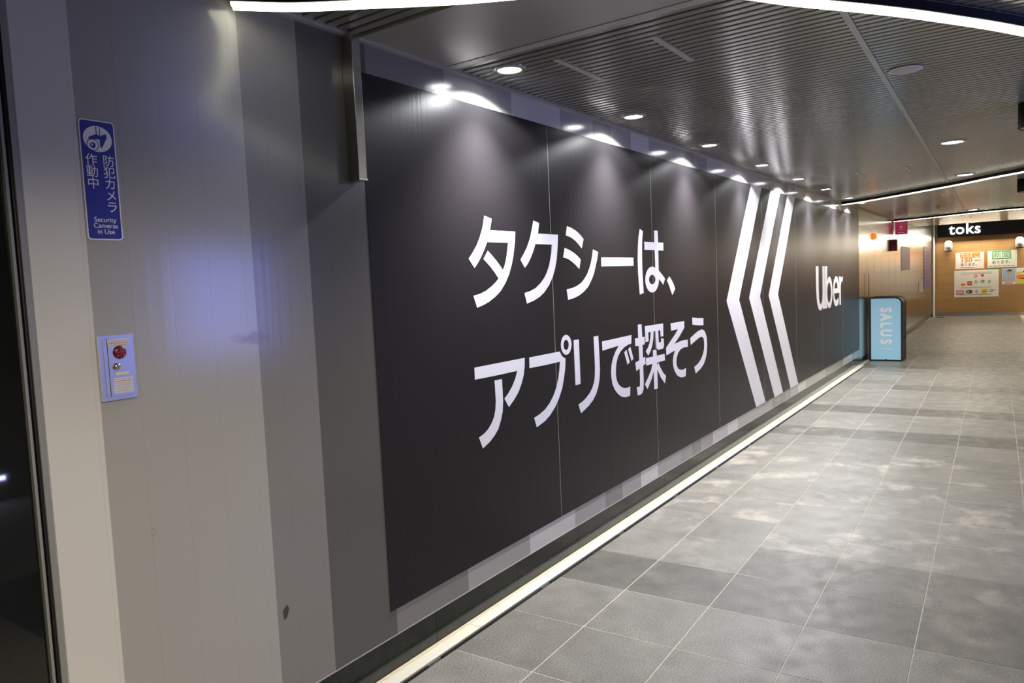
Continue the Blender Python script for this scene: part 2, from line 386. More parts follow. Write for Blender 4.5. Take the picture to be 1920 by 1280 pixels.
# ------------------------------------------------------------------ the big black poster
poster = empty('wall_poster', (2.1, 0, .259))
tag(poster, 'huge black advertising poster with white Japanese text, chevrons and Uber lettering on striped wall', 'poster')
poster.location = (0, 0, 0)
seams = [2.097, 3.462, 4.810, 6.125, 7.483, 8.821, 10.20, 11.556, 12.93]
for a, b in zip(seams[:-1], seams[1:]):
    box('poster_panel', (a+.0018, b-.0018, -.0022, -.0004, .259, 2.375), M['black'], poster)
for s_ in seams[1:-1]:
    box('panel_edge', (s_-.0016, s_+.0016, -.0024, -.0004, .259, 2.375), M['core'], poster)
GL = [[[[(2.862,1.872),(2.921,1.86),(2.902,1.806),(3.118,1.806),(3.113,1.76),(3.102,1.721),(3.089,1.678),(3.074,1.643),(3.048,1.596),(3.014,1.555),(2.97,1.517),(2.922,1.49),(2.868,1.468),(2.822,1.455),(2.772,1.445),(2.748,1.501),(2.802,1.509),(2.847,1.521),(2.893,1.54),(2.927,1.558),(2.955,1.576),(2.93,1.602),(2.894,1.632),(2.863,1.654),(2.839,1.67),(2.877,1.709),(2.908,1.688),(2.942,1.664),(2.973,1.638),(2.995,1.617),(3.014,1.643),(3.029,1.674),(3.04,1.713),(3.05,1.749),(2.875,1.749),(2.853,1.718),(2.825,1.684),(2.798,1.655),(2.767,1.628),(2.725,1.671),(2.756,1.698),(2.789,1.731),(2.816,1.767),(2.838,1.806),(2.852,1.839)]]],[[[(3.291,1.869),(3.347,1.858),(3.332,1.803),(3.537,1.803),(3.532,1.761),(3.524,1.718),(3.512,1.667),(3.492,1.62),(3.463,1.574),(3.423,1.532),(3.372,1.496),(3.322,1.473),(3.267,1.457),(3.198,1.444),(3.178,1.499),(3.233,1.507),(3.287,1.521),(3.336,1.545),(3.378,1.573),(3.408,1.604),(3.431,1.637),(3.446,1.671),(3.46,1.709),(3.47,1.748),(3.302,1.748),(3.279,1.711),(3.25,1.675),(3.221,1.646),(3.193,1.626),(3.154,1.667),(3.184,1.694),(3.22,1.731),(3.25,1.774),(3.272,1.821)]]],[[[(3.639,1.853),(3.685,1.846),(3.738,1.831),(3.783,1.812),(3.825,1.787),(3.801,1.733),(3.763,1.757),(3.726,1.776),(3.681,1.792),(3.622,1.802)]],[[(3.603,1.733),(3.653,1.723),(3.705,1.707),(3.746,1.69),(3.784,1.669),(3.762,1.615),(3.723,1.638),(3.678,1.658),(3.634,1.673),(3.583,1.68)]],[[(3.937,1.729),(4.002,1.714),(3.985,1.67),(3.961,1.627),(3.937,1.584),(3.905,1.549),(3.861,1.511),(3.806,1.484),(3.749,1.465),(3.686,1.452),(3.621,1.445),(3.608,1.504),(3.667,1.509),(3.722,1.519),(3.778,1.536),(3.819,1.559),(3.854,1.585),(3.885,1.619),(3.908,1.654),(3.924,1.689)]]],[[[(4.04,1.683),(4.494,1.683),(4.495,1.63),(4.038,1.629)]]],[[[(4.608,1.873),(4.661,1.858),(4.644,1.805),(4.638,1.751),(4.633,1.689),(4.631,1.627),(4.634,1.565),(4.638,1.499),(4.642,1.448),(4.578,1.439),(4.568,1.52),(4.561,1.589),(4.562,1.673),(4.571,1.75),(4.585,1.819)]],[[(4.843,1.87),(4.907,1.871),(4.908,1.791),(4.908,1.715),(4.906,1.593),(4.904,1.528),(4.843,1.529),(4.847,1.618),(4.845,1.714),(4.844,1.79)]],[[(4.675,1.79),(5.001,1.789),(4.999,1.734),(4.674,1.736)]],[[(4.906,1.532),(4.9,1.509),(4.886,1.488),(4.866,1.47),(4.84,1.456),(4.811,1.448),(4.78,1.446),(4.751,1.45),(4.723,1.46),(4.701,1.475),(4.684,1.493),(4.674,1.514),(4.672,1.537),(4.678,1.559),(4.691,1.58),(4.71,1.598),(4.735,1.612),(4.763,1.62),(4.793,1.623),(4.823,1.62),(4.851,1.611),(4.875,1.596),(4.893,1.577),(4.903,1.556)],[(4.844,1.533),(4.84,1.522),(4.829,1.513),(4.814,1.506),(4.796,1.502),(4.777,1.503),(4.76,1.507),(4.746,1.515),(4.737,1.525),(4.735,1.536),(4.739,1.547),(4.749,1.556),(4.764,1.563),(4.782,1.567),(4.801,1.567),(4.818,1.562),(4.832,1.555),(4.841,1.545)]],[[(4.906,1.595),(4.964,1.566),(5.015,1.536),(4.977,1.493),(4.945,1.515),(4.905,1.536),(4.846,1.562),(4.848,1.594)]]],[[[(5.095,1.552),(5.139,1.523),(5.17,1.497),(5.201,1.459),(5.144,1.415),(5.112,1.452),(5.082,1.491),(5.049,1.522)]]],[[[(2.729,1.171),(3.155,1.171),(3.152,1.129),(3.138,1.082),(3.116,1.044),(3.088,1.008),(3.046,0.975),(2.995,0.944),(2.959,0.992),(2.995,1.013),(3.032,1.043),(3.062,1.078),(3.082,1.113),(2.898,1.113),(2.728,1.115)]],[[(2.883,1.091),(2.945,1.09),(2.947,1.033),(2.947,0.982),(2.939,0.931),(2.921,0.891),(2.896,0.853),(2.861,0.826),(2.819,0.804),(2.765,0.785),(2.738,0.843),(2.777,0.852),(2.814,0.868),(2.844,0.892),(2.866,0.918),(2.879,0.95),(2.886,0.991),(2.885,1.042)]]],[[[(3.197,1.168),(3.507,1.168),(3.522,1.149),(3.54,1.134),(3.568,1.123),(3.559,1.067),(3.54,1.011),(3.517,0.961),(3.48,0.913),(3.435,0.872),(3.382,0.838),(3.326,0.815),(3.242,0.797),(3.22,0.851),(3.277,0.861),(3.331,0.877),(3.382,0.904),(3.426,0.94),(3.457,0.979),(3.481,1.024),(3.496,1.07),(3.505,1.112),(3.358,1.111),(3.196,1.113)]],[[(3.64,1.192),(3.636,1.178),(3.629,1.165),(3.619,1.154),(3.606,1.147),(3.591,1.143),(3.576,1.142),(3.561,1.146),(3.547,1.153),(3.536,1.163),(3.527,1.175),(3.523,1.189),(3.522,1.203),(3.525,1.217),(3.532,1.23),(3.542,1.241),(3.554,1.248),(3.569,1.253),(3.584,1.253),(3.599,1.25),(3.613,1.243),(3.625,1.234),(3.634,1.221),(3.639,1.207)],[(3.608,1.195),(3.605,1.185),(3.6,1.177),(3.592,1.171),(3.582,1.169),(3.572,1.17),(3.563,1.174),(3.556,1.181),(3.552,1.19),(3.551,1.2),(3.554,1.209),(3.559,1.218),(3.567,1.223),(3.577,1.226),(3.586,1.225),(3.595,1.221),(3.602,1.214),(3.607,1.205)]]],[[[(3.665,1.217),(3.727,1.215),(3.728,0.959),(3.668,0.959)]],[[(3.905,1.216),(3.966,1.217),(3.97,1.142),(3.972,1.088),(3.973,1.006),(3.962,0.953),(3.943,0.911),(3.915,0.874),(3.874,0.844),(3.825,0.821),(3.774,0.805),(3.72,0.79),(3.694,0.845),(3.741,0.854),(3.788,0.869),(3.831,0.889),(3.867,0.915),(3.891,0.945),(3.904,0.979),(3.91,1.032),(3.91,1.104)]]],[[[(4.012,1.178),(4.43,1.183),(4.423,1.127),(4.375,1.125),(4.318,1.114),(4.262,1.093),(4.222,1.064),(4.198,1.026),(4.187,0.985),(4.185,0.952),(4.195,0.918),(4.22,0.888),(4.256,0.867),(4.299,0.854),(4.343,0.85),(4.388,0.852),(4.381,0.793),(4.328,0.792),(4.284,0.798),(4.241,0.811),(4.2,0.834),(4.16,0.866),(4.133,0.903),(4.122,0.942),(4.119,0.979),(4.13,1.025),(4.154,1.064),(4.188,1.098),(4.238,1.131),(4.138,1.127),(4.014,1.122)]],[[(4.313,1.082),(4.348,1.095),(4.391,1.01),(4.356,0.998)]],[[(4.372,1.095),(4.407,1.109),(4.449,1.028),(4.418,1.014)]]],[[[(4.531,1.243),(4.592,1.242),(4.598,1.148),(4.598,1.038),(4.598,0.962),(4.6,0.861),(4.592,0.805),(4.573,0.783),(4.55,0.776),(4.499,0.776),(4.484,0.833),(4.526,0.832),(4.537,0.836),(4.541,0.883),(4.54,0.95),(4.537,1.063),(4.532,1.149)]],[[(4.479,1.156),(4.635,1.155),(4.635,1.103),(4.484,1.104)]],[[(4.474,0.997),(4.631,1.021),(4.639,0.972),(4.487,0.94)]],[[(4.642,1.225),(4.958,1.222),(4.955,1.132),(4.905,1.132),(4.902,1.178),(4.697,1.179),(4.698,1.118),(4.646,1.117),(4.644,1.158)]],[[(4.737,1.182),(4.785,1.181),(4.778,1.132),(4.757,1.085),(4.727,1.049),(4.686,1.021),(4.644,1.055),(4.682,1.076),(4.711,1.104),(4.727,1.137)]],[[(4.815,1.181),(4.865,1.18),(4.868,1.14),(4.871,1.095),(4.909,1.094),(4.914,1.122),(4.961,1.112),(4.962,1.061),(4.943,1.044),(4.855,1.044),(4.825,1.059),(4.82,1.104)]],[[(4.763,1.051),(4.825,1.049),(4.829,0.995),(4.831,0.915),(4.83,0.776),(4.768,0.779),(4.766,0.923)]],[[(4.643,1.009),(4.969,1.005),(4.972,0.958),(4.646,0.958)]],[[(4.763,0.962),(4.778,0.921),(4.731,0.858),(4.655,0.796),(4.614,0.835),(4.673,0.876),(4.724,0.918),(4.748,0.959)]],[[(4.849,0.96),(4.883,0.919),(4.931,0.875),(4.983,0.845),(4.957,0.794),(4.891,0.843),(4.844,0.894),(4.821,0.926)]]],[[[(5.096,1.213),(5.363,1.212),(5.362,1.162),(5.261,1.105),(5.156,1.058),(5.264,1.067),(5.353,1.07),(5.428,1.066),(5.424,1.011),(5.336,1.015),(5.272,1.006),(5.221,0.983),(5.192,0.949),(5.185,0.917),(5.196,0.888),(5.225,0.866),(5.268,0.854),(5.318,0.85),(5.379,0.856),(5.366,0.796),(5.314,0.793),(5.258,0.799),(5.197,0.821),(5.151,0.857),(5.124,0.897),(5.119,0.938),(5.136,0.978),(5.168,1.01),(5.09,1.001),(5.002,0.99),(4.999,1.045),(5.096,1.091),(5.176,1.128),(5.236,1.16),(5.099,1.159)]]],[[[(5.532,1.229),(5.588,1.222),(5.684,1.213),(5.78,1.208),(5.776,1.151),(5.68,1.157),(5.598,1.165),(5.531,1.174)]],[[(5.477,1.073),(5.566,1.096),(5.649,1.114),(5.734,1.121),(5.791,1.108),(5.825,1.08),(5.848,1.041),(5.853,0.989),(5.84,0.93),(5.812,0.882),(5.765,0.842),(5.692,0.813),(5.578,0.787),(5.548,0.842),(5.632,0.859),(5.697,0.884),(5.746,0.919),(5.778,0.961),(5.784,1.006),(5.772,1.047),(5.73,1.064),(5.674,1.06),(5.589,1.043),(5.485,1.019)]]],[[[(7.152,2.374),(7.496,2.375),(6.716,1.316),(7.509,0.262),(7.186,0.261),(6.362,1.318)]]],[[[(7.816,2.371),(8.185,2.377),(7.378,1.319),(8.179,0.261),(7.845,0.257),(7.02,1.319)]]],[[[(8.497,2.375),(8.828,2.377),(8.042,1.318),(8.861,0.258),(8.509,0.257),(7.684,1.317)]]],[[[(9.842,1.597),(9.991,1.597),(9.99,1.32),(10.011,1.177),(10.052,1.128),(10.103,1.112),(10.156,1.131),(10.203,1.185),(10.215,1.273),(10.221,1.595),(10.357,1.595),(10.355,1.044),(10.241,1.042),(10.223,1.071),(10.128,1.04),(10.062,1.034),(9.972,1.06),(9.904,1.119),(9.863,1.214),(9.845,1.324)]]],[[[(10.377,1.594),(10.516,1.595),(10.495,1.043),(10.363,1.048)]],[[(10.842,1.239),(10.834,1.192),(10.816,1.147),(10.79,1.108),(10.755,1.076),(10.715,1.052),(10.672,1.039),(10.626,1.036),(10.582,1.043),(10.541,1.061),(10.505,1.088),(10.476,1.122),(10.454,1.163),(10.442,1.207),(10.44,1.253),(10.447,1.299),(10.464,1.342),(10.489,1.381),(10.522,1.413),(10.561,1.438),(10.603,1.452),(10.648,1.457),(10.693,1.451),(10.735,1.434),(10.773,1.408),(10.803,1.374),(10.826,1.333),(10.839,1.287)],[(10.743,1.24),(10.736,1.202),(10.719,1.168),(10.695,1.139),(10.665,1.12),(10.631,1.11),(10.597,1.112),(10.565,1.124),(10.538,1.146),(10.517,1.176),(10.505,1.211),(10.502,1.249),(10.509,1.286),(10.525,1.32),(10.548,1.348),(10.578,1.368),(10.611,1.378),(10.645,1.377),(10.678,1.366),(10.706,1.344),(10.727,1.314),(10.74,1.279)]]],[[[(11.307,1.219),(10.963,1.219),(10.985,1.162),(11.052,1.124),(11.139,1.125),(11.237,1.156),(11.26,1.08),(11.179,1.045),(11.065,1.037),(10.963,1.068),(10.899,1.139),(10.871,1.243),(10.901,1.344),(10.956,1.415),(11.056,1.452),(11.121,1.455),(11.216,1.432),(11.283,1.36),(11.31,1.281)],[(10.975,1.287),(11.191,1.286),(11.167,1.346),(11.095,1.382),(11.02,1.349)]]],[[[(11.305,1.446),(11.423,1.447),(11.44,1.427),(11.593,1.447),(11.576,1.38),(11.474,1.369),(11.425,1.313),(11.43,1.041),(11.312,1.044)]]]]
for gi, polys in enumerate(GL):
    nm = 'chevron' if 13 <= gi < 16 else 'letter'
    flat(nm, polys, (0, -.0028, 0), X, Z, M['white'], poster)
# brown smear / chipped marks on the wall
flat('paint_chip', [[[(1.585, .470), (1.604, .485), (1.612, .468), (1.600, .440), (1.588, .436)]]], (0, -.0006, 0), X, Z, M['chip'], wall)
flat('scuff_mark', [[circ(1.156, .877, .007, .012, 14), circ(1.156, .877, .0055, .010, 12)]], (0, -.0006, 0), X, Z, M['scuff'], wall)

# ------------------------------------------------------------------ steel guide rail hanging beside the poster
rail = empty('steel_guide_rail', (2.03, 0, 1.957))
tag(rail, 'short brushed steel guide rail running down from the ceiling beside the black poster', 'rail')
def P(o, par):   # parent keeping world placement
    o.parent = par; o.matrix_parent_inverse = par.matrix_world.inverted() if par.matrix_world != Matrix() else Matrix.Translation(-par.location)
    return o
def child(o, par):
    o.parent = par; o.matrix_parent_inverse = (Matrix.Translation(par.location) @ par.rotation_euler.to_matrix().to_4x4()).inverted(); return o
child(box('channel', (2.012, 2.053, -.056, -.0005, 1.962, 2.488), M['steel'], None, .0012), rail)
child(box('end_cap', (2.010, 2.055, -.058, -.0005, 1.955, 1.9615), M['steel'], None, .0012), rail)

# ------------------------------------------------------------------ security camera sign
sg_ = empty('security_sign', (1.041, 0, 1.717))
tag(sg_, 'narrow blue and white security camera sign on the pale wall panels at far left', 'sign')
child(prism('rim', rrect(1.042, 1.138, 1.717, 2.039, .010), .0016, (0, -.0005, 0), X, Z, M['wprint']), sg_)
child(prism('face', rrect(1.0455, 1.1345, 1.7205, 2.0355, .008), .0006, (0, -.0021, 0), X, Z, M['blue']), sg_)
yo = -.0029
child(flat('pictogram_disc', [[circ(1.090, 1.989, .0385, .0345, 40)]], (0, yo, 0), X, Z, M['wprint']), sg_)
child(flat('pictogram_bracket', [[[(1.086, 2.022), (1.0865, 1.999), (1.0885, 1.999), (1.0885, 2.022)]], [[(1.0955, 2.022), (1.0955, 1.999), (1.0975, 1.999), (1.0975, 2.022)]]], (0, yo-.0003, 0), X, Z, M['blue']), sg_)
child(flat('pictogram_camera', [[[(1.065, 1.991), (1.086, 2.002), (1.0975, 1.998), (1.1135, 2.005), (1.115, 1.995), (1.100, 1.966), (1.0955, 1.968), (1.0955, 1.988), (1.066, 1.986)]],
      [circ(1.0755, 1.972, .0165, .0160, 30), circ(1.0755, 1.972, .0145, .0140, 30)], [circ(1.0755, 1.971, .0075, .0080, 20)]], (0, yo-.0003, 0), X, Z, M['blue']), sg_)
child(flat('pictogram_glint', [[circ(1.0735, 1.9725, .0026, .0030, 12)]], (0, yo-.0009, 0), X, Z, M['wprint']), sg_)
for k, ch in enumerate('防犯カメラ'):
    child(text('letter', ch, .0335, (1.1145, yo, 1.930-k*.0312), X, Z, M['wprint'], None, 0.0), sg_)
for k, ch in enumerate('作動中'):
    child(text('letter', ch, .0335, (1.0685, yo, 1.930-k*.0312), X, Z, M['wprint'], None, 0.0), sg_)
for k, ch in enumerate(('Security', 'Cameras', 'in Use')):
    child(text('lettering', ch, .0185, (1.0925, yo, 1.7715-k*.0160), X, Z, M['wprint'], None, .0001), sg_)

# ------------------------------------------------------------------ flush steel control box
cb = empty('control_box', (1.0385, 0, 1.276))
tag(cb, 'small stainless steel wall control box with round red lens below the blue sign', 'control box')
child(box('frame', (1.0385, 1.1390, -.010, -.0003, 1.2760, 1.4570), M['boxmetal'], None, .0015), cb)
child(box('door', (1.0640, 1.1300, -.0125, -.0100, 1.2865, 1.4465), M['boxmetal'], None, .0006), cb)
child(box('hinge_strip', (1.0525, 1.0625, -.0118, -.0100, 1.2865, 1.4465), M['boxmetal'], None, .0006), cb)
child(box('groove', (1.0625, 1.0640, -.0104, -.0100, 1.2865, 1.4465), M['chip']), cb)
child(lathe('red_lens', [(0, .006), (.010, .0055), (.0175, .003), (.0190, 0)], (1.0955, -.0125, 1.4080), M['redlamp'], None, 28, 'Y'), cb)
child(boxes and box('lens_bar', (1.0800, 1.1110, -.0190, -.0180, 1.4070, 1.4090), M['redbar']), cb)
child(box('lens_bar', (1.0945, 1.0965, -.0190, -.0180, 1.3925, 1.4235), M['redbar']), cb)
for dx_, dz_ in ((-.008, .008), (.008, .008), (-.008, -.008), (.008, -.008)):
    child(flat('lens_mark', [[circ(1.0955+dx_, 1.4080+dz_, .0028, .0038, 10)]], (0, -.0188, 0), X, Z, M['redbar']), cb)
child(lathe('key_switch', [(0, .008), (.008, .0075), (.0095, .005), (.0105, 0)], (1.0835, -.0125, 1.3690), M['steel'], None, 24, 'Y'), cb)
child(box('key_slot', (1.0828, 1.0842, -.0212, -.0205, 1.3650, 1.3730), M['ink']), cb)
child(flat('label_sticker', [[[(1.0645, 1.4240), (1.1225, 1.4240), (1.1225, 1.4450), (1.0645, 1.4450)]]], (0, -.0127, 0), X, Z, M['sticker']), cb)
for r_, (z_, m_) in enumerate(((1.4395, 'grey'), (1.4340, 'lred'), (1.4285, 'grey'))):
    q = []
    u = 1.0665
    while u < 1.117:
        wd = random.uniform(.002, .005); q.append([[(u, z_-.0012), (u+wd, z_-.0012), (u+wd, z_+.0012), (u, z_+.0012)]]); u += wd+.0018
    child(flat('printed_line', q, (0, -.0129, 0), X, Z, M[m_]), cb)
child(flat('cream_label', [[[(1.0800, 1.3450), (1.1180, 1.3450), (1.1180, 1.3535), (1.0800, 1.3535)]]], (0, -.0127, 0), X, Z, M['cream']), cb)
child(flat('instruction_sticker', [[[(1.0720, 1.2950), (1.1270, 1.2950), (1.1270, 1.3380), (1.0720, 1.3380)]]], (0, -.0127, 0), X, Z, M['sticker']), cb)
for r_ in range(7):
    z_ = 1.3335-r_*.0056; q = []; u = 1.0745
    while u < 1.122:
        wd = random.uniform(.0015, .004); q.append([[(u, z_-.0010), (u+wd, z_-.0010), (u+wd, z_+.0010), (u, z_+.0010)]]); u += wd+.0018
    child(flat('printed_line', q, (0, -.0129, 0), X, Z, M['lred' if r_ == 1 else 'grey']), cb)

# ------------------------------------------------------------------ ceiling
ceil = box('ceiling', (-6, 20.75, -4.6, .12, 2.60, 2.66), M['void']); tag(ceil, kind='structure')
raised = box('ceiling', (20.75, 27.2, -4.6, .12, 2.90, 2.96), M['smooth']); tag(raised, kind='structure')
fas = box('trim_3', (20.72, 20.75, -4.6, .0, 2.50, 2.95), M['trim']); tag(fas, kind='structure')
cs, ss = math.cos(SL), math.sin(SL)
def strip_y(x): return -1.590+.0185*(x+0)      # long cover strip running down the slats
PITCH = .0527
def slat_mesh(L):
    b = .0025; w = .0345
    prof = [(0, .028), (0, .003), (b*.4, .0012)]+[(b, 0), (w-b, 0)]+[(w-b*.4, .0012), (w, .003), (w, .028)]
    n = len(prof); vs = [(u, y, z) for y in (0, -L) for u, z in prof]
    fs = [(i, (i+1) % n, n+(i+1) % n, n+i) for i in range(n)]+[tuple(range(n)), tuple(reversed(range(n, 2*n)))]
    me = pymesh(vs, fs)
    return me
sA, sB = slat_mesh(1.0), slat_mesh(1.0)
for s in (sA, sB): s.materials.append(M['slat'])
def slat(xw, y0, y1, stuff=None):
    """slat whose wall end sits at world x = xw, from y0 to y1"""
    t = math.tan(SL)
    loc = (xw-t*y0, y0, ZC); L = (y0-y1)/cs
    if stuff is not None: stuff.append((loc, L)); return
    o = bpy.data.objects.new('slat', sA); C.objects.link(o); o.location = loc; o.rotation_euler = (0, 0, SL); o.scale = (1, L, 1); o.parent = ceil
def flush_stuff(lst, name='slat_field'):
    vs, fs = [], []
    n = len(sA.vertices)
    for loc, L in lst:
        k = len(vs); Rz = Matrix.Rotation(SL, 3, 'Z')
        for v in sA.vertices:
            p = Rz @ Vector((v.co.x, v.co.y*L, v.co.z)); vs.append((p.x+loc[0], p.y+loc[1], p.z+loc[2]))
        fs += [tuple(i+k for i in p.vertices) for p in sA.polygons]
    o = link(name, pymesh(vs, fs), M['slat'], ceil); o['kind'] = 'stuff'; return o
HAT = [(2.84, 3.27, -.43, -.875), (8.10, 8.60, -.75, -1.18)]
far, nearN = [], 0
xw = 2.722
while xw < 20.6:
    ys = strip_y(xw)
    far_flag = far if xw > 9.4 else None
    slat(xw, -.022, ys+.014, far_flag)
    slat(xw, ys-.014, -4.55, far_flag)
    xw += PITCH
xw = 2.030
while xw > .2:
    slat(xw, -.016, -4.55); xw -= PITCH
while xw > -5.9:
    slat(xw, -.016, -4.55, far); xw -= PITCH
flush_stuff(far)
def skew(name, xa, xb, y0, y1, z0, z1, m, par=ceil):
    t = math.tan(SL)
    vs = [(x-t*y, y, z) for z in (z0, z1) for x, y in ((xa, y1), (xb, y1), (xb, y0), (xa, y0))]
    return link(name, pymesh(vs, CUBE), m, par)
skew('smooth_panel', 2.090, 2.598, -.016, -4.55, ZC-.004, 2.53, M['smooth'])
skew('edge_strip', 2.602, 2.632, -.016, -4.55, ZC-.006, 2.53, M['trim'])
skew('edge_strip', 2.636, 2.664, -.016, -4.55, ZC-.002, 2.53, M['trim'])
skew('edge_strip', 2.672, 2.700, -.016, -4.55, ZC+.001, 2.53, M['slat'])
# long cover strip
vs = [(x, strip_y(x)+d, z) for z in (ZC-.004, ZC+.01) for x, d in ((2.70, -.0125), (20.7, -.0125), (20.7, .0125), (2.70, .0125))]
link('cover_strip', pymesh(vs, CUBE), M['smooth'], ceil)
for a, b, c, d in HAT:
    hx = empty('x'); bpy.data.objects.remove(hx)
    for yy in (c, d):
        box('hatch_bar', (a, b, yy-.014, yy+.014, ZC-.0035, ZC+.006), M['trim'], ceil)

# ------------------------------------------------------------------ curved LED strips hung under the ceiling
def led_strip(pts, label):
    path = catmull(pts, 10)
    e = empty('light_strip', (path[0].x, path[0].y, 2.45)); tag(e, label, 'ceiling light', 'curved light strips under the ceiling')
    child(link('housing', ribbon(path, .070, 2.454, 2.4890), M['house']), e)
    child(link('diffuser', ribbon(path, .058, 2.447, 2.4539), M['led']), e)
    child(link('side_trim', ribbon(path, .074, 2.4890, 2.4902), M['frame']), e)
led_strip([(1.525, -0.035), (1.662, -0.175), (1.8, -0.376), (1.948, -0.598), (2.096, -0.874), (2.255, -1.117), (2.467, -1.297), (2.711, -1.456), (2.965, -1.646), (3.229, -1.826), (3.664, -2.086), (4.341, -2.419), (5.294, -2.737), (6.565, -2.949)], 'nearest curved light strip, crossing the top edge of the photo in two pieces')
led_strip([(11.47, -.035), (11.24, -.34), (10.67, -.92), (10.06, -1.50), (9.62, -1.84), (9.27, -2.16), (8.7, -2.6), (7.8, -3.3)], 'middle curved light strip, starting at the far end of the black poster')
led_strip([(16.86, -.035), (16.53, -.65), (16.12, -1.21), (15.88, -1.7), (15.76, -2.17), (15.6, -2.9), (15.7, -3.8)], 'farthest curved light strip, just in front of the lit shop sign')
led_strip([(-2.2, -.9), (-1.9, -1.8), (-2.0, -2.9), (-2.6, -3.9)], 'added unseen curved light strip behind the camera, for fill light')  # added out of view to light the corridor from behind

# ------------------------------------------------------------------ recessed downlights
def downlight(x, y, label, group, lit=True, power=SPOT_W, col=(.94, .96, .98), r=.052, beam=0):
    e = empty('downlight', (x, y, ZC)); tag(e, label, 'downlight', group)
    lathe('trim_ring', [(r, .012), (r, -.004), (r+.004, -.008), (r+.020, -.006), (r+.024, .0), (r+.024, .012)], (0, 0, 0), M['slat'], e)
    lathe('lens', [(0, -.003), (r-.001, -.003), (r-.001, .010), (0, .010)], (0, 0, 0), M['lens'], e)
    L = bpy.data.lights.new('downlight_beam', 'SPOT'); L.energy = power; L.color = col; L.spot_size = math.radians(149); L.spot_blend = .14; L.shadow_soft_size = .045
    o = bpy.data.objects.new('downlight_beam', L); C.objects.link(o); o.parent = e; o.location = (0, 0, -.012)
    if beam:
        L = bpy.data.lights.new('downlight_beam', 'SPOT'); L.energy = beam; L.color = (1, .95, .95); L.spot_size = math.radians(104); L.spot_blend = 1.0; L.shadow_soft_size = .03
        o = bpy.data.objects.new('downlight_beam', L); C.objects.link(o); o.parent = e; o.location = (0, 0, -.014)
    return e
ordn = ['first', 'second', 'third', 'fourth', 'fifth', 'sixth', 'seventh', 'eighth']
for k, x in enumerate((2.83, 4.13, 5.44, 6.81, 8.15, 9.48, 10.97, 11.98)):
    downlight(x, -.20, '%s downlight from the camera in the row along the poster wall' % ordn[k], 'downlights along the poster wall', beam=BEAM_W)
for k, (x, y) in enumerate(((6.84, -1.65), (9.43, -1.61), (15.72, -1.42))):
    downlight(x, y, '%s warm downlight from the camera right of the long ceiling strip' % ordn[k], 'downlights right of the ceiling strip', power=SPOT_W*.8, col=(1, .88, .70), r=.075)
for k, (x, y) in enumerate(((-.7, -1.0), (-2.3, -1.6))):  # unseen lamps added to brighten the left wall
    downlight(x, y, '%s added unseen fill downlight behind the camera' % ordn[k], 'added fill downlights behind the camera', power=26, col=(1, .90, .70))
for k, x in enumerate((8.2, 10.4, 12.6, 14.8, 17.0, 19.2)):  # unseen row added as warm fill light
    downlight(x, -3.35, '%s added unseen warm fill downlight in the row by the opposite wall' % ordn[k], 'added fill downlights by the opposite wall', power=SIDE_W, col=(1, .90, .74), r=.07)
wz = empty('added_fill_spot', (.35, -3.1, ZC)); tag(wz, 'added unseen fill spotlight by the opposite wall aimed at the pale wall panels', 'spotlight')  # invented fitting, added to brighten the lower left wall
lathe('fill_spot_head', [(0, -.02), (.045, -.02), (.05, -.03), (.05, -.10), (.042, -.105), (.038, -.09), (0, -.088)], (0, 0, 0), M['house'], wz)
L = bpy.data.lights.new('fill_spot_beam', 'SPOT'); L.energy = 190; L.color = (1, .87, .62); L.spot_size = math.radians(58); L.spot_blend = 1.0; L.shadow_soft_size = .04
o = bpy.data.objects.new('fill_spot_beam', L); C.objects.link(o); o.parent = wz; o.location = (0, 0, -.12)
o.rotation_euler = (Vector((1.45, 0, .25))-Vector((.35, -3.1, ZC))).to_track_quat('-Z', 'Y').to_euler()
sp = empty('ceiling_speaker', (4.14, -1.62, ZC)); tag(sp, 'pale round flat plate on the ceiling slats right of the long strip', 'ceiling speaker')
lathe('rim', [(.068, .0), (.074, -.002), (.076, -.006), (.070, -.009), (.066, -.006)], (0, 0, 0), M['whitewall'], sp)
lathe('grille', [(0, -.007), (.066, -.007), (.068, -.005)], (0, 0, 0), M['plate'], sp)
for (x, y, lb) in ((5.58, -2.20, 'nearer black cylinder hanging from the ceiling at the right edge'), (10.62, -2.20, 'farther black cylinder hanging from the ceiling below the middle light strip')):
    e = empty('ceiling_can', (x, y, ZC)); tag(e, lb, 'ceiling lamp', 'black ceiling cylinders')
    lathe('housing', [(0, 0), (.13, 0), (.13, -.145), (.124, -.15), (.118, -.146)], (0, 0, 0), M['house'], e)
    lathe('bottom_plate', [(0, -.146), (.118, -.146), (.118, -.140)], (0, 0, 0), M['tan'], e)
spk = lathe('sprinkler_head', [(0, 0), (.03, 0), (.03, -.006), (.012, -.012), (.010, -.03), (.02, -.034), (0, -.036)], (14.2, -1.0, ZC), M['plate'])
tag(spk, 'tiny round sprinkler head on the far ceiling between two light strips', 'sprinkler')

